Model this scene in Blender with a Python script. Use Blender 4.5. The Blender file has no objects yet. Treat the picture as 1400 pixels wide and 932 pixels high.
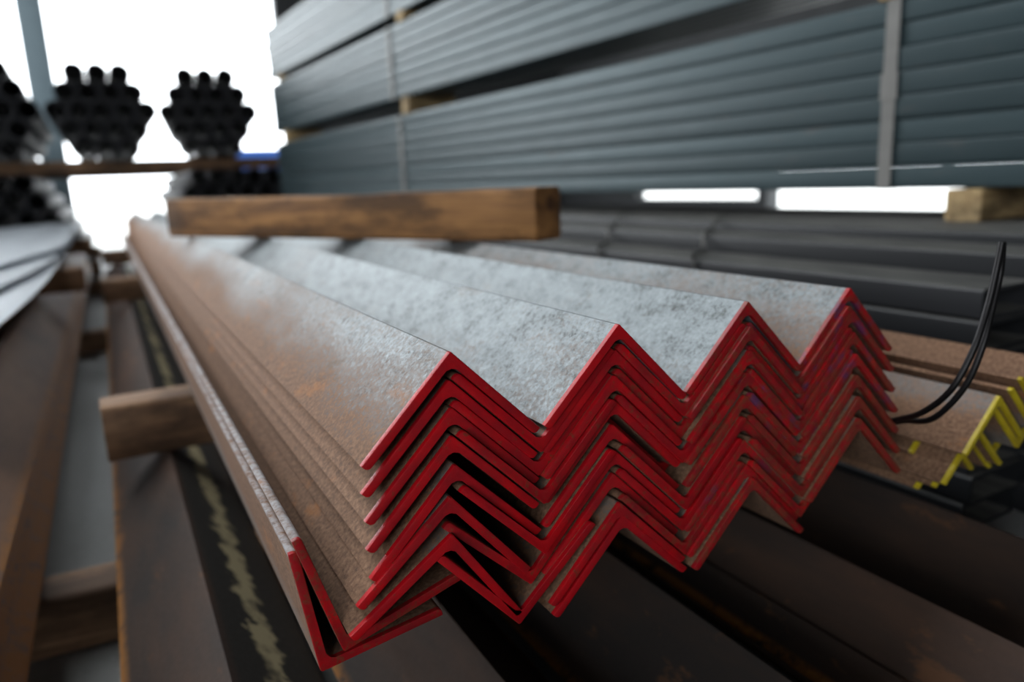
import bpy, bmesh, math, random
from mathutils import Vector, Matrix
random.seed(7)
R = math.radians
S = bpy.context.scene
col = S.collection

# ------------------------------------------------------------------ camera
F, YAW, PITCH, ROLL = 1018.5, .487077, -.2126735, -.0423112
CAM = Vector((-.20108, -.47355, .114364))
def basis():
    sa, ca, sb, cb = math.sin(YAW), math.cos(YAW), math.sin(PITCH), math.cos(PITCH)
    f = Vector((sa*cb, ca*cb, sb)); r = Vector((ca, -sa, 0)); u = r.cross(f)
    c, s = math.cos(ROLL), math.sin(ROLL)
    return c*r+s*u, -s*r+c*u, f
RT, UP, FW = basis()
cd = bpy.data.cameras.new('camera'); cam = bpy.data.objects.new('camera', cd); col.objects.link(cam)
cam.matrix_world = Matrix(((RT.x, UP.x, -FW.x, CAM.x), (RT.y, UP.y, -FW.y, CAM.y), (RT.z, UP.z, -FW.z, CAM.z), (0, 0, 0, 1)))
cd.sensor_width = 36; cd.lens = F/1400*36; cd.clip_start = .01; cd.clip_end = 500
cd.dof.use_dof = True; cd.dof.focus_distance = .56; cd.dof.aperture_fstop = 3.1
S.camera = cam
def on(px, py, ax, val):          # the point where the sight line of a pixel meets a plane of the place
    d = FW+(px-700)/F*RT+(466-py)/F*UP
    return CAM+d*((val-CAM[ax])/d[ax])

# ------------------------------------------------------------------ sky and exposure
w = bpy.data.worlds.new('sky'); S.world = w; w.use_nodes = True
bg = w.node_tree.nodes['Background']; bg.inputs[0].default_value = (.92, .965, 1, 1); bg.inputs[1].default_value = 7
vs = S.view_settings; vs.view_transform = 'Standard'; vs.look = 'None'; vs.gamma = 1; vs.use_curve_mapping = False
vs.exposure = -.2
FLOOR = -.55
def portal(loc, rot, sx, sy):
    l = bpy.data.lights.new('sky_portal', 'AREA'); l.shape = 'RECTANGLE'; l.size = sx; l.size_y = sy
    l.cycles.is_portal = True
    o = bpy.data.objects.new('sky_portal', l); o.location = loc; o.rotation_euler = rot; col.objects.link(o)

# ------------------------------------------------------------------ helpers
def tag(o, label=None, cat=None, group=None, kind=None):
    if label: o['label'] = label
    if cat: o['category'] = cat
    if group: o['group'] = group
    if kind: o['kind'] = kind
    return o
def obj(name, me, m=None, parent=None, loc=None, rot=None):
    o = bpy.data.objects.new(name, me); col.objects.link(o)
    if m and not me.materials: me.materials.append(m)
    if parent: o.parent = parent
    if loc is not None: o.location = loc
    if rot is not None: o.rotation_euler = rot
    return o
def finish(bm, name, smooth=None):
    bmesh.ops.recalc_face_normals(bm, faces=bm.faces[:])
    me = bpy.data.meshes.new(name); bm.to_mesh(me); bm.free()
    if smooth:
        for p in me.polygons: p.use_smooth = True
        try: me.set_sharp_from_angle(angle=R(smooth))
        except Exception: pass
    return me
def extrude_profile(prof, ys, name, caps=True, bevel=0, smooth=35):
    bm = bmesh.new(); rings = [[bm.verts.new((x, y, z)) for x, z in prof] for y in ys]
    n = len(prof)
    for a, b in zip(rings, rings[1:]):
        for i in range(n):
            bm.faces.new((a[i], a[(i+1) % n], b[(i+1) % n], b[i]))
    if caps:
        f0 = bm.faces.new(rings[0]); f1 = bm.faces.new(rings[-1][::-1])
        if bevel:
            bmesh.ops.bevel(bm, geom=list(f0.edges), offset=bevel, segments=2, affect='EDGES', profile=.5)
    return finish(bm, name, smooth)
def hollow(outer, inner, y0, y1, name, smooth=35):       # a tube: two profiles with equal counts, open at both ends
    bm = bmesh.new(); n = len(outer)
    v = [[[bm.verts.new((x, y, z)) for x, z in pr] for pr in (outer, inner)] for y in (y0, y1)]
    for i in range(n):
        j = (i+1) % n
        bm.faces.new((v[0][0][i], v[0][0][j], v[1][0][j], v[1][0][i]))
        bm.faces.new((v[0][1][i], v[0][1][j], v[1][1][j], v[1][1][i]))
        for k in (0, 1): bm.faces.new((v[k][0][i], v[k][0][j], v[k][1][j], v[k][1][i]))
    return finish(bm, name, smooth)
def rrect(wd, h, r, seg=4):
    pts = []
    for cx, cy, a0 in ((wd/2-r, h/2-r, 0), (-wd/2+r, h/2-r, 90), (-wd/2+r, -h/2+r, 180), (wd/2-r, -h/2+r, 270)):
        for i in range(seg+1):
            a = R(a0+90*i/seg); pts.append((cx+r*math.cos(a), cy+r*math.sin(a)))
    return pts
def circ(r, n=20): return [(r*math.cos(2*math.pi*i/n), r*math.sin(2*math.pi*i/n)) for i in range(n)]
def angle_profile(L, t, rr, rt, apex=.0006):
    # equal angle section, heel at the origin, legs running down-left and down-right
    q = [(apex, 0), (L, 0)]                       # in leg coordinates (a along one leg, b along the other)
    for i in range(5):
        a = R(90*i/4); q.append((L-rt+rt*math.cos(a), t-rt+rt*math.sin(a)))
    for i in range(6):
        a = R(270-90*i/5); q.append((t+rr+rr*math.cos(a), t+rr+rr*math.sin(a)))
    for i in range(5):
        a = R(90*i/4); q.append((t-rt+rt*math.sin(math.pi/2-a), L-rt+rt*math.sin(a)))
    q += [(0, L), (0, apex)]
    s = math.sqrt(.5)
    return [((a-b)*s, -(a+b)*s) for a, b in q]
def timber_mesh(L, wd, h, name, amp=.0025, bev=.006, seed=0, cuts=14):
    # a sawn timber along local X, base at z = 0, with worn arrises and a slightly uneven surface
    rnd = random.Random(seed); pr = rrect(wd, h, bev, 2); bm = bmesh.new(); rings = []
    ph = [rnd.uniform(0, 6) for _ in range(6)]
    xs = [-L/2+L*i/cuts for i in range(cuts+1)]
    xs = [-L/2, -L/2+.003]+xs[1:-1]+[L/2-.003, L/2]
    for k, x in enumerate(xs):
        sc = .97 if k in (0, len(xs)-1) else 1
        dy = amp*math.sin(3*x/L+ph[0]); dz = amp*.6*math.sin(4*x/L+ph[1])
        rings.append([bm.verts.new((x, y*sc+dy+rnd.uniform(-amp, amp)*.3, h/2+z*sc+(dz if z > 0 else 0)+rnd.uniform(-amp, amp)*(.3 if z > 0 else 0))) for y, z in pr])
    n = len(pr)
    for a, b in zip(rings, rings[1:]):
        for i in range(n): bm.faces.new((a[i], a[(i+1) % n], b[(i+1) % n], b[i]))
    bm.faces.new(rings[0]); bm.faces.new(rings[-1][::-1])
    return finish(bm, name, 50)
def box_mesh(x0, x1, y0, y1, z0, z1, name):
    bm = bmesh.new(); bmesh.ops.create_cube(bm, size=1)
    for v in bm.verts: v.co = Vector((x0 if v.co.x < 0 else x1, y0 if v.co.y < 0 else y1, z0 if v.co.z < 0 else z1))
    return finish(bm, name)
def tube_path(pts, r, name, seg=8):               # a round wire along a smooth path
    P = []
    for i in range(len(pts)-1):
        p0, p1, p2, p3 = pts[max(i-1, 0)], pts[i], pts[i+1], pts[min(i+2, len(pts)-1)]
        for k in range(8):
            t = k/8
            P.append(.5*((2*p1)+(p2-p0)*t+(2*p0-5*p1+4*p2-p3)*t*t+(3*p1-p0-3*p2+p3)*t**3))
    P.append(pts[-1]); bm = bmesh.new(); rings = []
    up = Vector((0, 0, 1))
    for i, p in enumerate(P):
        d = (P[min(i+1, len(P)-1)]-P[max(i-1, 0)]).normalized()
        a = d.cross(Vector((.31, .9, .17))).normalized(); b = d.cross(a)
        rings.append([bm.verts.new(p+r*(math.cos(2*math.pi*k/seg)*a+math.sin(2*math.pi*k/seg)*b)) for k in range(seg)])
    for a, b in zip(rings, rings[1:]):
        for i in range(seg): bm.faces.new((a[i], a[(i+1) % seg], b[(i+1) % seg], b[i]))
    bm.faces.new(rings[0]); bm.faces.new(rings[-1][::-1])
    return finish(bm, name, 60)

# ------------------------------------------------------------------ materials
class Mat:
    def __init__(s, name, rough=.6, metal=0):
        s.m = bpy.data.materials.new(name); s.m.use_nodes = True; s.nt = s.m.node_tree
        s.b = s.nt.nodes['Principled BSDF']; s.b.inputs['Roughness'].default_value = rough; s.b.inputs['Metallic'].default_value = metal
        tc = s.nt.nodes.new('ShaderNodeTexCoord'); s.oc = tc.outputs['Object']
        oi = s.nt.nodes.new('ShaderNodeObjectInfo'); s.rand = oi.outputs['Random']
        ad = s.nt.nodes.new('ShaderNodeVectorMath'); ad.operation = 'ADD'
        mu = s.math('MULTIPLY', s.rand, 37.0)
        cb = s.nt.nodes.new('ShaderNodeCombineXYZ'); s.link(mu, cb.inputs[0]); s.link(mu, cb.inputs[1])
        s.link(s.oc, ad.inputs[0]); s.link(cb.outputs[0], ad.inputs[1]); s.co = ad.outputs[0]
    def link(s, a, b): s.nt.links.new(a, b)
    def math(s, op, a, b=0.0, clamp=False):
        n = s.nt.nodes.new('ShaderNodeMath'); n.operation = op; n.use_clamp = clamp
        for i, v in enumerate((a, b)):
            if isinstance(v, (int, float)): n.inputs[i].default_value = v
            else: s.link(v, n.inputs[i])
        return n.outputs[0]
    def noise(s, scale, detail=4, rough=.55, stretch=(1, 1, 1), src=None, dist=0):
        mp = s.nt.nodes.new('ShaderNodeMapping'); mp.inputs['Scale'].default_value = stretch; s.link(src or s.co, mp.inputs['Vector'])
        n = s.nt.nodes.new('ShaderNodeTexNoise'); n.inputs['Scale'].default_value = scale; n.inputs['Detail'].default_value = detail
        n.inputs['Roughness'].default_value = rough; n.inputs['Distortion'].default_value = dist
        s.link(mp.outputs[0], n.inputs['Vector']); return n.outputs['Fac']
    def ramp(s, fac, a, b):        # linear 0..1 between a and b
        n = s.nt.nodes.new('ShaderNodeMapRange'); s.link(fac, n.inputs[0]); n.inputs[1].default_value = a; n.inputs[2].default_value = b
        return n.outputs[0]
    def cramp(s, fac, stops):
        n = s.nt.nodes.new('ShaderNodeValToRGB'); e = n.color_ramp.elements
        while len(e) < len(stops): e.new(.5)
        for k, (p, c) in enumerate(stops): e[k].position = p; e[k].color = (*c, 1)
        s.link(fac, n.inputs[0]); return n.outputs[0]
    def mix(s, fac, a, b):
        n = s.nt.nodes.new('ShaderNodeMix'); n.data_type = 'RGBA'
        for i, v in ((0, fac), (6, a), (7, b)):
            if isinstance(v, (int, float)): n.inputs[i].default_value = v
            elif isinstance(v, tuple): n.inputs[i].default_value = (*v, 1)
            else: s.link(v, n.inputs[i])
        return n.outputs[2]
    def attr(s, name):
        n = s.nt.nodes.new('ShaderNodeAttribute'); n.attribute_type = 'OBJECT'; n.attribute_name = name; return n.outputs['Fac']
    def axis(s, i):
        n = s.nt.nodes.new('ShaderNodeSeparateXYZ'); s.link(s.oc, n.inputs[0]); return n.outputs[i]
    def color(s, c):
        if isinstance(c, tuple): s.b.inputs['Base Color'].default_value = (*c, 1)
        else: s.link(c, s.b.inputs['Base Color'])
    def rough(s, v): s.link(v, s.b.inputs['Roughness'])
    def metal(s, v): s.link(v, s.b.inputs['Metallic'])
    def bump(s, h, strength=.3, dist=.001):
        n = s.nt.nodes.new('ShaderNodeBump'); n.inputs['Strength'].default_value = strength; n.inputs['Distance'].default_value = dist
        s.link(h, n.inputs['Height']); s.link(n.outputs[0], s.b.inputs['Normal'])

def m_angle_steel():
    m = Mat('hot rolled steel with rust', .5, .5)
    patch = m.noise(9, 6, .62, (1, .35, 1)); fine = m.noise(260, 4, .7); mid = m.noise(45, 5, .65, (1, .6, 1))
    scale = m.cramp(m.math('ADD', m.math('MULTIPLY', mid, .45), m.math('MULTIPLY', m.noise(190, 5, .75), .55)), [(.37, (.085, .09, .09)), (.47, (.215, .24, .25)), (.62, (.31, .345, .36))])
    rust = m.cramp(fine, [(.3, (.085, .042, .024)), (.52, (.215, .115, .066)), (.75, (.33, .20, .125))])
    toe = m.ramp(m.axis(2), -.012, -.078)
    ra = m.attr('rust_amount')
    x = m.math('ADD', m.math('MULTIPLY', patch, 1.0), m.math('MULTIPLY', fine, 1.1))
    x = m.math('ADD', x, m.math('MULTIPLY', mid, .5))
    x = m.math('ADD', m.math('ADD', x, m.math('MULTIPLY', m.math('MULTIPLY', toe, ra), .85)), m.math('MULTIPLY', ra, .38))
    fac = m.ramp(x, 1.50, 2.22)
    c = m.mix(fac, scale, rust)
    # brighter orange rust blooms along the very toes and in scattered flecks
    bloom = m.ramp(m.noise(22, 5, .7, (1, .5, 1)), .60, .70)
    c = m.mix(m.math('MULTIPLY', m.math('MULTIPLY', bloom, fac), .6), c, (.42, .17, .055))
    dirt = m.ramp(m.noise(30, 6, .7, (1, .5, 1), dist=1.2), .62, .68)
    c = m.mix(m.math('MULTIPLY', dirt, .45), c, (.13, .085, .05))
    edge = m.math('MULTIPLY', m.attr('shine'), m.math('MULTIPLY', m.ramp(m.axis(2), -.0672, -.0688), m.ramp(m.noise(90, 5, .75), .34, .62)))
    edge = m.math('MULTIPLY', edge, m.ramp(m.axis(0), 0, .02))
    c = m.mix(m.math('MULTIPLY', edge, .85), c, (.50, .50, .52))
    m.color(c); m.rough(m.math('ADD', m.math('MULTIPLY', fac, .32), m.math('ADD', m.math('MULTIPLY', fine, .3), .40)))
    m.metal(m.math('SUBTRACT', .45, m.math('MULTIPLY', fac, .42)))
    m.bump(m.math('ADD', fine, m.math('MULTIPLY', mid, 1.5)), .55, .0006)
    return m.m
def m_paint(name, c1, c2, under, rustlo=.60):
    m = Mat(name, .45, 0)
    big = m.noise(28, 4, .6); fine = m.noise(330, 4, .7); wear = m.noise(150, 6, .75)
    c = m.mix(m.ramp(big, .3, .7), c1, c2)
    ra = m.attr('rust_amount')
    c = m.mix(m.math('MULTIPLY', m.math('MULTIPLY', ra, .55), m.ramp(m.noise(55, 4, .6), .3, .6)), c, tuple(v*.42+.012 for v in c2))
    x = m.math('ADD', m.math('MULTIPLY', wear, .65), m.math('MULTIPLY', fine, .35))
    x = m.math('ADD', x, m.math('MULTIPLY', ra, .09))
    c = m.mix(m.math('MULTIPLY', m.ramp(x, rustlo, rustlo+.06), .75), c, under)
    st = m.math('MULTIPLY', m.attr('stain'), m.ramp(m.noise(30, 3, .6), .56, .66))
    c = m.mix(m.math('MULTIPLY', st, .6), c, (.05, .05, .16))
    m.color(c); m.rough(m.math('ADD', m.math('MULTIPLY', fine, .3), .22))
    m.bump(m.math('ADD', fine, wear), .55, .0005)
    return m.m
def m_wood(name, dark, light, scale=1, knot=None):
    m = Mat(name, .75)
    g = m.noise(26*scale, 6, .65, (.09, 1, 1), dist=.6); gf = m.noise(160*scale, 3, .6, (.04, 1, 1)); st = m.noise(9, 5, .65, (.5, 1, 1.2))
    c = m.mix(m.ramp(g, .35, .65), dark, light)
    c = m.mix(m.math('MULTIPLY', m.ramp(gf, .5, .68), .35), c, tuple(v*.45 for v in dark))
    c = m.mix(m.math('MULTIPLY', m.ramp(st, .46, .62), .8), c, tuple(v*.30 for v in dark))
    if knot:
        d = m.nt.nodes.new('ShaderNodeVectorMath'); d.operation = 'DISTANCE'; m.link(m.oc, d.inputs[0]); d.inputs[1].default_value = knot
        k = m.math('SUBTRACT', 1, m.ramp(d.outputs['Value'], .010, .017), True)
        c = m.mix(m.math('MULTIPLY', k, .85), c, (.06, .022, .010))
    m.color(c); m.bump(m.math('ADD', g, gf), .6, .002)
    return m.m
def m_dark_tube(name, c1, c2, rough=.38, metal=.35):
    m = Mat(name, rough, metal); m.b.inputs['Specular IOR Level'].default_value = .4
    n = m.noise(3, 4, .6, (1, .05, 1)); f = m.noise(60, 4, .6, (1, .12, 1))
    c = m.mix(m.ramp(n, .3, .7), c1, c2)
    c = m.mix(m.math('MULTIPLY', m.rand, .45), c, tuple(v*.55 for v in c1))
    c = m.mix(m.math('MULTIPLY', m.ramp(f, .62, .75), .35), c, (.16, .12, .10))
    m.color(c); m.rough(m.math('ADD', m.math('MULTIPLY', f, .2), rough-.1)); m.bump(f, .15, .0005)
    return m.m
def m_toplit_tube():
    m = Mat('black tube steel with lit tops painted in', .45, .15)
    g = m.nt.nodes.new('ShaderNodeNewGeometry'); n = m.nt.nodes.new('ShaderNodeSeparateXYZ'); m.link(g.outputs['True Normal'], n.inputs[0])
    f = m.noise(40, 5, .65, (1, .15, 1)); d = m.math('MULTIPLY', m.ramp(n.outputs[2], .6, .95), m.ramp(f, .2, .6))
    c = m.mix(m.rand, (.012, .013, .015), (.024, .025, .028)); m.color(m.mix(m.math('MULTIPLY', d, .8), c, (.17, .165, .15)))  # upward sides greyed in the colour, standing in for light from above
    m.rough(m.math('ADD', m.math('MULTIPLY', d, .3), .42)); return m.m
def m_floor():
    m = Mat('dusty concrete', .7)
    n = m.noise(2.2, 6, .65); f = m.noise(60, 5, .7); g = m.ramp(m.noise(140, 2, .5), .66, .7)
    c = m.mix(m.ramp(n, .3, .7), (.15, .15, .145), (.25, .25, .24)); c = m.mix(m.math('MULTIPLY', f, .5), c, (.12, .115, .105))
    c = m.mix(m.math('MULTIPLY', g, .6), c, (.42, .42, .41))
    m.color(c); m.rough(m.math('ADD', m.math('MULTIPLY', n, .35), .35)); m.bump(f, .4, .003)
    return m.m
def m_plain(name, c, rough=.6, metal=0, nz=20, amt=.35, stretch=(1, 1, 1)):
    m = Mat(name, rough, metal); n = m.noise(nz, 5, .6, stretch)
    m.color(m.mix(m.math('MULTIPLY', m.ramp(n, .35, .7), amt), c, tuple(v*.45 for v in c))); m.bump(n, .15, .001)
    return m.m
def m_big_angle(name, streak=False, c1=(.040, .033, .030), c2=(.088, .052, .037), tz=-.1045, heel=False):
    m = Mat(name, .42, .2); m.b.inputs['Specular IOR Level'].default_value = .3
    p = m.noise(6, 6, .65, (1, .25, 1)); f = m.noise(150, 4, .7)
    c = m.mix(m.ramp(p, .38, .62), c1, c2)
    toe = m.ramp(m.axis(2), -.021, -.016) if heel else m.ramp(m.axis(2), tz+.012, tz)
    c = m.mix(m.math('MULTIPLY', m.ramp(m.noise(14, 5, .7, (1, .5, 1)), .60, .68), .6), c, (.22, .10, .045))
    c = m.mix(m.math('MULTIPLY', m.math('MULTIPLY', toe, m.ramp(m.noise(26, 4, .7), .36, .5)), .9), c, (.40, .17, .04))
    if streak:
        x = m.math('ADD', m.axis(0), m.math('MULTIPLY', m.noise(30, 5, .65), .06))
        a = m.math('MULTIPLY', m.ramp(x, .066, .070), m.math('SUBTRACT', 1, m.ramp(x, .090, .094)))
        a = m.math('MULTIPLY', a, m.ramp(m.noise(9, 5, .6), .40, .5))
        shaded_slope = m.ramp(m.axis(0), .004, .01)
        c = m.mix(shaded_slope, c, (.035, .033, .030))  # right slope darkened in the colour, as shade under the overhanging bundle
        c = m.mix(m.math('MULTIPLY', a, .95), c, (.44, .37, .22))
    m.color(c); m.rough(m.math('ADD', m.math('MULTIPLY', f, .35), .42)); m.bump(f, .35, .0006)
    return m.m

M = dict(steel=m_angle_steel(),
    red=m_paint('red paint over sawn steel', (.68, .002, .008), (.36, .004, .012), (.22, .05, .025)),
    yellow=m_paint('yellow paint over sawn steel', (.62, .50, .02), (.50, .36, .01), (.30, .20, .05), .62),
    beam=m_wood('weathered oiled timber', (.15, .066, .022), (.42, .20, .065)),
    wood=m_wood('old brown timber', (.15, .076, .038), (.31, .175, .092)),
    palewood=m_wood('pale softwood', (.34, .22, .10), (.55, .40, .20)),
    tube=m_dark_tube('blue grey tube steel', (.034, .056, .063), (.054, .080, .088), .40, .25),
    dtube=m_toplit_tube(),
    pipe=m_dark_tube('dark pipe steel', (.014, .015, .019), (.030, .031, .036), .6, .1),
    strap=m_plain('dull steel strapping', (.20, .195, .185), .55, .4),
    wire=m_plain('black annealed wire', (.022, .021, .022), .38, .7),
    tiewire=m_plain('grey tie wire', (.14, .135, .125), .5, .6),
    zinc=m_plain('galvanised sheet', (.62, .66, .70), .34, .5, 5, .3, (1, .2, 1)),
    big=m_big_angle('brown rusted heavy angle'), bigstreak=m_big_angle('brown rusted heavy angle with paint streak', True),
    rusty=m_big_angle('rust brown steel', False, (.17, .105, .075), (.31, .175, .105), -.1),
    floor=m_floor(), yard=m_plain('pale yard concrete', (.5, .5, .48), .8, 0, 3, .2),
    post=m_plain('grey blue painted post', (.22, .30, .34), .5, 0, 6, .2),
    roof=m_plain('grey roof sheeting', (.10, .105, .11), .7, 0, 4, .3), wall=m_plain('grey wall cladding', (.06, .063, .066), .8, 0, 4, .3),
    blue=m_plain('blue painted board', (.05, .16, .55), .6))

# ------------------------------------------------------------------ setting
def struct(name, me, m): return tag(obj(name, me, m), kind='structure')
struct('floor', box_mesh(-7, 7, -7, 11, FLOOR-.2, FLOOR, 'floor'), M['floor'])
struct('ground_yard', box_mesh(-60, 60, -60, 120, FLOOR-.5, FLOOR-.2, 'ground_yard'), M['yard'])
H = 4.6
SKX0, SKX1, SKY0, SKY1 = -4.2, -1.0, .6, 7.5  # roof opening out of view, placed to bring light from behind and overhead
for i, (x0, x1, y0, y1) in enumerate(((-7, SKX0, -7, 11), (SKX1, 7.2, -7, 11), (SKX0, SKX1, SKY1, 11), (SKX0, SKX1, -7, SKY0))):
    struct('ceiling' if i == 0 else 'ceiling_%d' % (i+1), box_mesh(x0, x1, y0, y1, H, H+.12, 'ceiling'), M['roof'])
def wall_piece(name, *a): struct(name, box_mesh(*a, name), M['wall'])
wall_piece('wall_right', 7, 7.2, -7, 2.6, FLOOR, H)
wall_piece('wall_right_pier', 7, 7.2, 6.25, 6.42, FLOOR, .35)
wall_piece('wall_right_rear', 7, 7.2, 8.9, 11, FLOOR, .35)
wall_piece('wall_right_sill', 7, 7.2, 6.42, 8.9, FLOOR, -.25)
wall_piece('wall_right_panel', 7, 7.2, 6.42, 8.9, -.10, .35)
wall_piece('wall_right_lintel', 7, 7.2, 2.6, 11, .35, H)
DY0, DY1, DZ = -6.4, -2.2, 3.2  # unseen side doorway, added to throw slanting light on the bar ends
wall_piece('wall_front', -4.4, 7, -7.2, -7, FLOOR, H)
wall_piece('wall_front_sill', -7, -4.4, -7.2, -7, FLOOR, 1.0)  # gap above this sill is out of view, added to brighten the red ends
wall_piece('wall_left_corner', -7.2, -7, -7, DY0, FLOOR, H)
wall_piece('wall_left', -7.2, -7, DY1, 8, FLOOR, H)
wall_piece('wall_left_lintel', -7.2, -7, DY0, DY1, DZ, H)
wall_piece('wall_back', 2.3, 7, 11, 11.2, FLOOR, H)
portal((-7, 9.5, (H+FLOOR)/2), (0, R(-90), 0), H-FLOOR, 3)
portal((-2.35, 11, (H+FLOOR)/2), (R(-90), 0, 0), 9.3, H-FLOOR)
portal(((SKX0+SKX1)/2, (SKY0+SKY1)/2, H), (0, 0, 0), SKX1-SKX0, SKY1-SKY0)
portal((-5.7, -7, (H+1)/2), (R(90), 0, 0), 2.6, H-1)
portal((-7, (DY0+DY1)/2, (DZ+FLOOR)/2), (0, R(-90), 0), DZ-FLOOR, DY1-DY0)

# ------------------------------------------------------------------ angle bars
L, T, P_, HH = .1, .0068, .1435, .0214
PROF = angle_profile(L, T, .006, .0038, .0012)
CAP = .0045
def bar_meshes(length, tag_):
    cap = extrude_profile(PROF, [0, CAP], 'painted_end_'+tag_, True, .0007)
    body = extrude_profile(PROF, [CAP, length*.25, length*.5, length*.75, length], 'angle_bar_'+tag_)
    return body, cap
RED = bar_meshes(6.0, 'red')
RED[0].materials.append(M['steel']); RED[1].materials.append(M['red'])
def bar(meshes, name, x, y, z, rot, label, group, rust=.5, stain=0, yaw=0, shine=0, er=None):
    o = obj(name, None); o.empty_display_size = .05
    o.matrix_world = Matrix.Translation((x, y, z)) @ Matrix.Rotation(yaw, 4, 'Z') @ Matrix.Rotation(-rot, 4, 'Y')
    tag(o, label, 'steel angle', group)
    for n, me in (('rolled_body', meshes[0]), ('painted_end', meshes[1])):
        c = obj(n, me, None, o); c['rust_amount'] = float(rust if n == 'rolled_body' or er is None else er); c['stain'] = float(stain); c['shine'] = float(shine)
    return o
ORD = ['topmost', 'second', 'third', 'fourth', 'fifth', 'sixth', 'seventh', 'eighth', 'ninth']
COLN = ['fourth', 'third', 'second', 'first']        # counted from the yellow-ended bundle
GR = 'red-ended angles nested in the front bundle'
coldz = [-.0016, 0, .0012, -.0018]
def ordn(k): return 'topmost' if k == 0 else ORD[k]+' from top'
rj = random.Random(3)
dy4 = [.006, .003, .001, -.004, -.007, -.011, -.012]
apex7 = {5: ((617, 679), (497, 820)), 6: ((619, 730), (488, 862))}
for c in range(4):
    for k in range(9 if c in (1, 2, 3) else 7):
        x = c*P_+rj.uniform(-.0004, .0004); z = coldz[c]-k*HH+rj.uniform(-.0004, .0004); y = rj.uniform(-.005, .005); rot = R(rj.uniform(-.2, .2))
        if c == 3: y = (dy4[k] if k < 7 else .10+.03*(k-7)) + rj.uniform(-.001, .001)
        if c == 0 and k in apex7:
            a, t = (on(*q, 1, 0) for q in apex7[k]); x, z = a.x, a.z; y = 0
            rot = math.atan2(t.z-a.z, t.x-a.x)-R(-135)
        if c in (1, 2) and k == 7: z -= .001; y = -.004
        if c in (1, 2) and k == 8: z = coldz[c]-7*HH-.0135; x += .004; y = -.002 if c == 1 else -.008
        if c == 3 and k >= 7: z = coldz[c]-6*HH-.0115*(k-6)
        rust = [1.02, .22, .14, .75][c] if k == 0 else 2.0
        if c >= 2: rust += .05
        st = 1 if (c == 3 and k < 4) else (.5 if c == 2 and 2 < k < 7 else 0)
        bar(RED, 'angle_bar', x, y, z, rot, 'red-ended steel angle, ridge up, %s in %s ridge-up column from yellow-ended bundle' % (ordn(k), COLN[c]), GR, rust, st, er=[.2, .35, 1.1, 1.3][c]+rj.uniform(-.2, .4))
for c in range(3):
    for k in range(7):
        x = (c+.5)*P_+rj.uniform(-.0003, .0003); z = (coldz[c]+coldz[c+1])/2-P_/2-k*HH-HH+.0006+rj.uniform(-.0003, .0003)
        y = rj.uniform(-.004, .006); rot = math.pi+R(rj.uniform(-.2, .2))
        if c == 0 and k == 3: y = .14
        if c == 0 and k == 5: x -= .011; z -= .005; rot += R(1.5)
        if c == 0 and k == 6:
            a, t = on(711, 854, 1, 0), on(597, 767, 1, 0); x, z, y = a.x, a.z, 0; rot = math.atan2(t.z-a.z, t.x-a.x)-R(135)+math.pi
        if c == 1 and k == 3: y = .03
        if c == 2: y = (dy4[k]+rj.uniform(-.004, .004))*.6
        st = 1 if (c == 2 and k < 5) else 0
        bar(RED, 'angle_bar', x, y, z, rot, 'red-ended steel angle, trough up, %s in %s trough-up column from yellow-ended bundle' % (ordn(k), ['third', 'second', 'first'][c]), GR, 2.0, st, er=[.3, .7, 1.3][c]+rj.uniform(-.2, .5))
bar(RED, 'angle_bar', -.1060, .03, -.2365, math.pi-R(37), 'red-ended steel angle lying askew under the bundle, lowest of all with bright worn edge', GR, 1.8, shine=1, er=.9)
bar(RED, 'angle_bar', -.0900, .02, -.2195, math.pi-R(28.5), 'red-ended steel angle cradled in the lowest askew angle, rusty flange pointing outward', GR, 1.8, shine=1, er=1.1)

# yellow-ended bundle
YL_, YT = .076, .0055
YPROF = angle_profile(YL_, YT, .006, .003)
YEL = (extrude_profile(YPROF, [CAP, 3, 6], 'angle_bar_yellow'), extrude_profile(YPROF, [0, CAP], 'painted_end_yellow', True, .0006))
YEL[0].materials.append(M['steel']); YEL[1].materials.append(M['yellow'])
YX, YZ, YP = .603, -.129, .110
yh = YT*math.sqrt(2)+.0008
yl = [('trough', YX+.058, YZ+.0295-YP/2-yh, -.066, 'topmost'), ('trough', YX+.057, YZ+.0165-YP/2-yh, -.058, 'second'),
      ('ridge', YX, YZ, -.050, 'first, outer'), ('trough', YX+YP/2, YZ-YP/2-2*yh, -.045, 'third'),
      ('ridge', YX+.002, YZ-2*yh, .01, 'second'), ('trough', YX+YP/2, YZ-YP/2-4*yh, -.02, 'fourth'),
      ('ridge', YX-.008, YZ-4.2*yh, -.035, 'third'), ('ridge', YX, YZ-5.4*yh, -.02, 'fourth'), ('ridge', YX+.001, YZ-6.5*yh, .0, 'fifth'),
      ('ridge', YX+YP, YZ, -.03, 'far first'), ('ridge', YX+YP, YZ-2*yh, -.01, 'far second')]
for kind, x, z, y, n in yl:
    if 'far' in n: lab = 'yellow-ended steel angle, ridge up, %s in column beside the black tubes' % ('topmost' if 'first' in n else 'second from top')
    elif kind == 'trough': lab = 'yellow-ended steel angle, trough up, %s of its column' % ('topmost' if n == 'topmost' else n+' from top')
    else: lab = 'yellow-ended steel angle, ridge up, %s in column beside the red bundle' % ('topmost' if 'outer' in n else n+' from top')
    bar(YEL, 'angle_bar', x, y, z, 0 if kind == 'ridge' else math.pi, lab, 'yellow-ended angles beside the red bundle', 1.7, er=.5)

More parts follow.
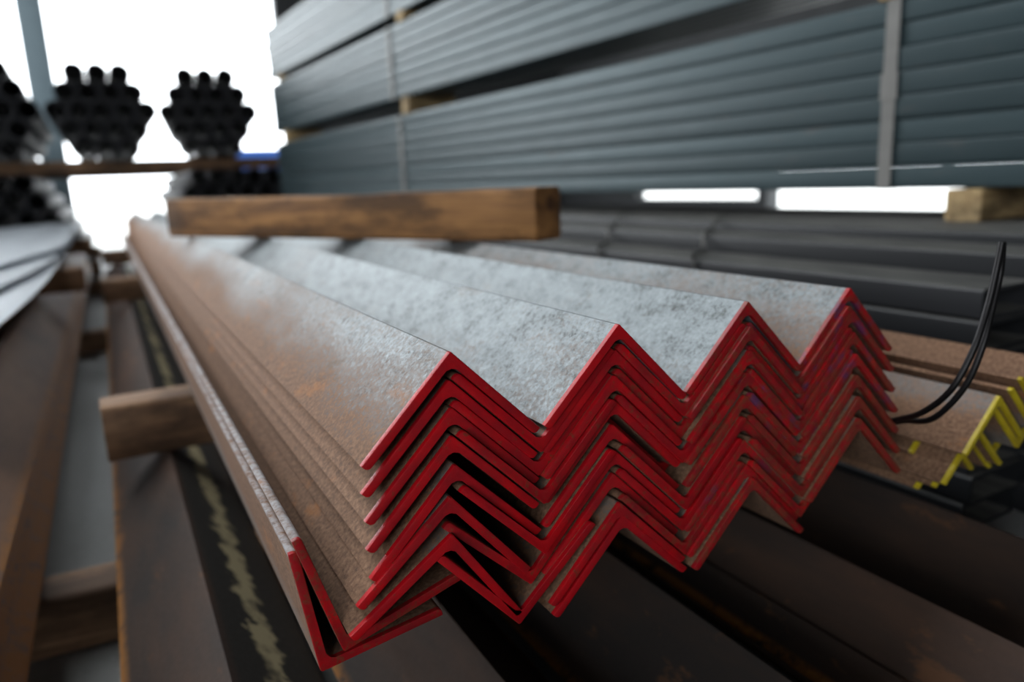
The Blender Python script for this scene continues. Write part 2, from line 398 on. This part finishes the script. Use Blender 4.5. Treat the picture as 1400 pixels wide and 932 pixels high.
# ------------------------------------------------------------------ heavy angles under the bundle
BIG = extrude_profile(angle_profile(.148, .010, .012, .005), [0, 3, 6.4], 'heavy_angle'); BIG.materials.append(M['big'])
BIGS = BIG.copy(); BIGS.materials.clear(); BIGS.materials.append(M['bigstreak'])
hl = ['brown heavy steel angle, ridge up, with cream paint streak beside the bare concrete', 'brown heavy steel angle, ridge up, next to the paint-streaked one',
      'brown heavy steel angle, ridge up, third from the paint-streaked one', 'brown heavy steel angle, ridge up, in the gap between red and yellow bundles',
      'brown heavy steel angle, ridge up, beneath the yellow-ended bundle', ]
for i, x in enumerate((-.155, .07, .295, .52, .745)):
    o = obj('heavy_angle', BIGS if i == 0 else BIG, None, None, (x, -.42, -.3455)); tag(o, hl[i], 'steel angle', 'heavy angles under the bundles')
SM = extrude_profile(angle_profile(.062, .006, .007, .003), [0, 6.2], 'small_angle'); SM.materials.append(m_big_angle('brown angle with rusted root', heel=True))
o = obj('small_angle', SM, None, None, (.409, -.40, -.446), (0, math.pi, 0)); tag(o, 'small brown steel angle with orange-rusted root, lying in the valley between heavy angles', 'steel angle')

# left rusty angles
LFT = extrude_profile(angle_profile(.142, .0085, .002, .004, .003), [0, 3, 6.8], 'rusty_angle'); LFT.materials.append(M['rusty'])
LFW = extrude_profile(angle_profile(.163, .0085, .002, .004, .003), [0, 3, 6.8], 'wide_rusty_angle'); LFW.materials.append(M['rusty'])
lz = [-.3345, -.3195, -.298, -.284, -.270, -.255, -.241]
for i, z in enumerate(lz):
    o = obj('rusty_angle', LFW if i < 2 else LFT, None, None, (-.474+random.uniform(-.0005, .0005), -.3+random.uniform(-.05, .05), z))
    tag(o, 'rust-orange heavy steel angle, %s in the stack under the silver sheets' % ('lowest' if i == 0 else 'topmost' if i == len(lz)-1 else ORD[i]+' from bottom'), 'steel angle', 'rusty angles stacked under the silver sheets')
for i, z in enumerate(lz):
    o = obj('rusty_angle', LFT, None, None, (-.720+random.uniform(-.0005, .0005), -.3+random.uniform(-.05, .05), z))
    tag(o, 'rust-orange heavy steel angle in the outer stack, %s' % ('lowest' if i == 0 else 'topmost' if i == len(lz)-1 else ORD[i]+' from bottom'), 'steel angle', 'rusty angles stacked under the silver sheets')

# ------------------------------------------------------------------ timbers
def timber(L_, wd, h, loc, rz, m, label, name='timber', seed=0, amp=.0025, bev=.006):
    o = obj(name, timber_mesh(L_, wd, h, name, amp, bev, seed), m, None, loc, (0, 0, rz)); tag(o, label, 'timber'); return o
a, b = Vector((-.0584, 1.7541, 0)), Vector((.4872, .71, 0))
d = (b-a); ln = d.length; rz = math.atan2(d.y, d.x); nrm = Vector((-d.y, d.x, 0)).normalized()
c = (a+b)/2+nrm*.045; 
bmat = m_wood('weathered timber with knot', (.15, .066, .022), (.42, .20, .065), 1, (ln/2, .004, .066))
timber(ln, .09, .098, (c.x, c.y, .0018), rz, bmat, 'brown timber beam laid slantwise across the top of the red-ended bundle', 'timber_beam', 5, .004, .009)
TB = timber(1.15, .085, .1015, (.32, 1.02, -.3448), R(1), M['wood'], 'short brown timber with sawn end jutting out beneath the red-ended bundle', seed=2)
timber(1.15, .085, .1015, (.32, 3.3, -.3448), 0, M['wood'], 'brown timber under the middle of the red-ended bundle', seed=3)
timber(1.15, .085, .1015, (.32, 5.4, -.3448), 0, M['wood'], 'brown timber under the far end of the red-ended bundle', seed=4)
for i, (y, n) in enumerate(((.755, 'nearest the red ends'), (3.25, 'under the middle of the red bundle'), (5.6, 'under the far end of the red bundle'))):
    timber(1.85, .09, .0925, (.05, y, FLOOR+.0005), R(-1.5 if i == 0 else 0), M['wood'], 'long weathered timber lying on the concrete, %s' % n, seed=10+i, bev=.01)
# ------------------------------------------------------------------ silver sheets on spacers
for i, y in enumerate((2.9, 5.2)):
    timber(.6, .08, .095, (-.60, y, lz[-1]+.0005), 0, M['wood'], 'timber spacer between rusty angles and silver sheets, %s' % ('at their open end' if i == 0 else 'further in'), seed=20+i)
def sheet(x1, y0, y1, z, wd, sag, label, corner=.35, droop=.011):
    bm = bmesh.new(); nx, ny = 24, 40; g = []
    for j in range(ny+1):
        row = []
        for i in range(nx+1):
            u, v = i/nx, j/ny; y = y0+(y1-y0)*v**1.6
            x = x1-corner*max(0, 1-(y-y0)/1.3)**2-wd*u
            zz = z+.004*math.sin(u*2*math.pi*7)+.010*math.sin(u*5+1)+sag*math.sin(v*9+u*3)
            zz -= droop*max(0, 1-v*6)**2
            row.append(bm.verts.new((x, y, zz)))
        g.append(row)
    for j in range(ny):
        for i in range(nx): bm.faces.new((g[j][i], g[j][i+1], g[j+1][i+1], g[j+1][i]))
    r = bmesh.ops.solidify(bm, geom=bm.faces[:], thickness=.004)
    o = obj('galvanised_sheet', finish(bm, 'galvanised_sheet', 40), M['zinc']); tag(o, label, 'metal sheet', 'galvanised sheets on the rusty angles'); return o
ZS = lz[-1]+.0005+.095+.02
sheet(-.375, .95, 6.55, ZS, 1.3, .002, 'long galvanised silver sheet, lowest of the pile, edge curling out', .05)
sheet(-.385, 1.6, 6.55, ZS+.020, 1.3, .003, 'long galvanised silver sheet in the middle of the pile', .10)
sheet(-.37, 2.2, 6.55, ZS+.040, 1.3, .003, 'long galvanised silver sheet on top of the pile', .16)

# ------------------------------------------------------------------ black rectangular tubes (stepped stacks)
def tube_stack(x0, wd, ztop, n, y0, y1, labelf, cols=1):
    h = (ztop-(FLOOR+.1))/n; me = hollow(rrect(wd-.002, h-.001, .006), rrect(wd-.014, h-.013, .003), y0, y1, 'rectangular_tube'); me.materials.append(M['dtube'])
    for cc in range(cols):
        for k in range(n):
            o = obj('rectangular_tube', me, None, None, (x0+wd*(cc+.5)+random.uniform(-.001, .001), random.uniform(-.012, .012), ztop-h*(k+.5)))
            tag(o, labelf(k, cc), 'steel tube', 'black rectangular tubes')
tube_stack(.895, .144, -.067, 8, .14, 6.3, lambda k, c: 'black rectangular steel tube, %s in the low stack beside the yellow-ended bundle' % ordn(k))
tube_stack(1.04, .144, -.031, 8, -.15, 6.2, lambda k, c: 'black rectangular steel tube, %s in the middle-height stack' % ordn(k))
tube_stack(1.185, .2, -.0124, 8, -.2, 6.2, lambda k, c: 'black rectangular steel tube, %s in %s tall stack under the strapped packs' % (ordn(k), ['first', 'second', 'third'][c]), 3)
for i, y in enumerate((.6, 3.0, 5.4)):
    timber(1.0, .09, .0955, (1.37, y, FLOOR+.0005), 0, M['wood'], 'floor timber under the black tubes, %s' % ['at their open ends', 'midway along', 'at their far ends'][i], seed=30+i)
# tie wires over the steps
def tie(name_label, pts):
    base = [Vector(p) for p in pts]
    o = obj('tie_wire', tube_path([p+Vector((0, .004*math.sin(i*2), .002)) for i, p in enumerate(base)], .0022, 'tie_wire'), M['tiewire'])
    s = obj('strand', tube_path([p+Vector((.002, .008+.004*math.cos(i*2), .003)) for i, p in enumerate(base)], .0022, 'strand'), M['tiewire'], o)
    tag(o, name_label, 'wire', 'tie wires over the black tubes')
def tie_at(y1, y3): return [(.889, y1-.03, -.16), (.889, y1, -.075), (.893, y1+.01, -.0615), (1.0, y1+(y3-y1)*.35, -.061), (1.035, y1+(y3-y1)*.5, -.035), (1.045, y1+(y3-y1)*.52, -.0255),
                            (1.15, y1+(y3-y1)*.85, -.0255), (1.183, y3-.02, -.011), (1.21, y3, -.0065), (1.34, y3+.08, -.0065)]
tie('twisted tie wire over the black tubes, close to the timber beam', tie_at(1.09, 1.42))
tie('twisted tie wire over the black tubes, nearer their open ends', tie_at(.74, 1.00))

# ------------------------------------------------------------------ strapped packs of square tube
PYAW = R(3.5); P0 = Vector((1.4, .7, 0))
def pk(s, x, z): return Vector((P0.x+x*math.cos(PYAW)-s*math.sin(PYAW), P0.y+x*math.sin(PYAW)+s*math.cos(PYAW), z))
TW = .0515
SQ = hollow(rrect(TW-.0008, TW-.0008, .0045, 3), rrect(TW-.007, TW-.007, .004, 3), 0, 6.3, 'square_tube'); SQ.materials.append(M['tube'])
PACKN = ['lowest', 'middle', 'highest']
PACKS = [(.058, 8), (.556, 7), (.965, 7)]
NC = 5
for pi, (z0, n) in enumerate(PACKS):
    for r_ in range(n):
        jx = random.uniform(-.004, .004) if 0 < r_ < n-1 else 0
        for c_ in range(NC):
            p = pk(-1.15+random.uniform(-.015, .015), TW*(c_+.5)+jx, z0+TW*(r_+.5))
            o = obj('square_tube', SQ, None, None, p, (0, 0, PYAW))
            tag(o, 'blue-grey square steel tube, %s row from bottom, %s of the %s strapped pack' % (['first', 'second', 'third', 'fourth', 'fifth', 'sixth', 'seventh', 'eighth'][r_],
                ['outer column', 'second column', 'third column', 'fourth column', 'wall-side column'][c_], PACKN[pi]), 'steel tube', 'square tubes in the strapped packs')
def strap(pi, s, label, wd=.032):
    z0, n = PACKS[pi]; z1 = z0+n*TW; x0, x1 = -.0065, NC*TW+.006
    bm = bmesh.new(); loop = [(x0, z0-.001), (x0, z1+.001), (x1, z1+.001), (x1, z0-.001)]; t = .0012
    inn = [(x0+t, z0), (x0+t, z1), (x1-t, z1), (x1-t, z0)]
    v = [[[bm.verts.new(pk(s+ds, x, z)) for x, z in q] for q in (loop, inn)] for ds in (0, wd)]
    for i in range(4):
        j = (i+1) % 4
        for k in (0, 1): bm.faces.new((v[0][k][i], v[0][k][j], v[1][k][j], v[1][k][i])); bm.faces.new((v[k][0][i], v[k][0][j], v[k][1][j], v[k][1][i]))
    o = obj('steel_strap', finish(bm, 'steel_strap'), M['strap']); tag(o, label, 'strap', 'straps round the tube packs')
    c = obj('strap_seal', box_mesh(-.001, .001, -.02, .02, -.03, .03, 'strap_seal'), M['strap'], o, pk(s+wd/2, x0-.001, z0+n*TW*.55), (0, 0, PYAW))
strap(0, -.045, 'flat steel strap round the lowest tube pack, close to its near timber')
strap(0, 2.68, 'flat steel strap round the lowest tube pack, towards its far end')
strap(1, 2.75, 'flat steel strap round the middle tube pack, above its spacer timber')
strap(2, 2.75, 'flat steel strap round the highest tube pack')
def spacer(s, z0, h, label, m='palewood', wd=.075, x=NC*TW/2):
    p = pk(s, x, z0+.0004); timber(NC*TW+.02, wd, h-.0016, p, PYAW, M[m], label, 'spacer_timber', seed=int(s*10)+50, amp=.001)
spacer(-.215, -.0124, .0704, 'pale round-edged spacer timber under the lowest tube pack, beside the bright gap')
spacer(2.0, -.0124, .0704, 'pale spacer timber under the lowest tube pack, hidden behind the beam'); spacer(4.6, -.0124, .0704, 'pale spacer timber under the far end of lowest tube pack')
z1 = .058+8*TW
for s, n in ((-.03, 'near'), (2.60, 'middle'), (4.85, 'far')): spacer(s, z1, .556-z1, 'yellowish spacer timber between lowest and middle tube packs, %s their %s' % ('at' if n != 'middle' else 'in', n+(' end' if n != 'middle' else '')))
z2 = .556+7*TW
for s, n in ((-.03, 'near'), (2.60, 'middle'), (4.85, 'far')): spacer(s, z2, .965-z2, 'yellowish spacer timber between middle and highest tube packs, %s their %s' % ('at' if n != 'middle' else 'in', n+(' end' if n != 'middle' else '')))

# ------------------------------------------------------------------ round pipe bundles at the back
PR = .078
NTH = ['first', 'second', 'third', 'fourth', 'fifth', 'sixth', 'seventh', 'eighth', 'ninth', 'tenth']
PIPE = hollow(circ(PR, 24), circ(PR-.008, 24), 0, 3.0, 'round_pipe', 40); PIPE.materials.append(M['pipe'])
def bundle(cx, y, zbase, rz, label, group, rows=(3, 4, 5, 4, 3), pitch=.160):
    vz = pitch*.9
    for r_, n in enumerate(rows):
        for i in range(n):
            dx = (i-(n-1)/2)*pitch
            o = obj('round_pipe', PIPE, None, None, (cx+dx*math.cos(rz), y+dx*math.sin(rz)+random.uniform(-.03, .03), zbase+PR+r_*vz), (0, 0, rz)); tag(o, 'dark round pipe, %s from post side, %s row, %s' % (NTH[i], 'bottom' if r_ == 0 else NTH[r_], label), 'pipe', group)
TZ = .42; LOWZ = -.412
bundle(-.105, 6.5, TZ, 0, 'middle hexagonal pipe bundle', 'pipes in the middle bundle')
bundle(.705, 6.6, TZ, R(-6), 'hexagonal pipe bundle by tube packs', 'pipes in the bundle by the tube packs')
bundle(-.925, 6.4, TZ, R(1), 'hexagonal pipe bundle before the post', 'pipes in the bundle by the post', (3, 4, 5, 4, 3))
bundle(.97, 6.7, LOWZ, 0, 'low pipe pile by tube packs', 'pipes in the low bundle by the tube packs', (6, 7, 6, 7, 6))
bundle(-1.14, 6.7, LOWZ, 0, 'low pipe pile behind silver sheets', 'pipes in the low bundle behind the sheets', (10, 9, 8, 7, 6))
for y in (7.0, 9.2):
    timber(1.7, .12, LOWZ-FLOOR-.004, (-1.14, y, FLOOR+.0005), 0, M['wood'], 'floor timber under the low pipe pile behind silver sheets, at its %s end' % ('near' if y < 8 else 'far'), 'bearer_timber', seed=70)
    timber(1.3, .12, LOWZ-FLOOR-.004, (.97, y, FLOOR+.0005), 0, M['wood'], 'floor timber under the low pipe pile by tube packs, at its %s end' % ('near' if y < 8 else 'far'), 'bearer_timber', seed=71)
timber(2.9, .12, .094, (-.15, 6.85, TZ-.0985), 0, M['wood'], 'dark bearer timber carrying the three pipe bundles at their near ends', 'bearer_timber', seed=61)
timber(2.9, .12, .094, (-.15, 9.0, TZ-.0985), 0, M['wood'], 'dark bearer timber carrying the three pipe bundles at their far ends', 'bearer_timber', seed=62)
def post(x, y, label):
    o = obj('steel_post', extrude_profile(rrect(.27, .24, .01), [FLOOR, H], 'steel_post'), M['post'], None, (x, y, 0))
    # profile lies in x/z, so turn its run upright
    o.data.transform(Matrix.Rotation(R(90), 4, 'X'))
    b = obj('base_plate', box_mesh(-.2, .2, -.2, .2, FLOOR, FLOOR+.02, 'base_plate'), M['post'], o)
    tag(o, label, 'post'); return o
pp = on(46, 50, 1, 10.2); post(pp.x, 10.2, 'grey-blue steel post standing behind the pipe bundles')
bb = box_mesh(1.75, 3.4, 13.0, 13.15, FLOOR, .80, 'yard_barrier'); tag(obj('yard_barrier', bb, M['blue']), 'low blue barrier out in the bright yard', 'barrier')

# ------------------------------------------------------------------ wire loop at the bundle's side
wp = [on(1200, 578, 1, .012), on(1228, 573, 1, -.012), on(1262, 563, 1, -.05), on(1300, 533, 1, -.08), on(1330, 480, 1, -.09), on(1350, 420, 1, -.09), on(1362, 370, 1, -.09), on(1370, 331, 1, -.09)]
wq = [on(1200, 582, 1, .014), on(1235, 575, 1, -.012), on(1275, 572, 1, -.055), on(1318, 530, 1, -.082), on(1343, 475, 1, -.091), on(1357, 420, 1, -.089), on(1368, 370, 1, -.087), on(1371, 331, 1, -.089)]
o = obj('tie_wire', tube_path(wp, .003, 'tie_wire', 10), M['wire']); tag(o, 'doubled black wire loop sticking up between red and yellow-ended bundles', 'wire')
obj('strand', tube_path(wq, .003, 'strand', 10), M['wire'], o)
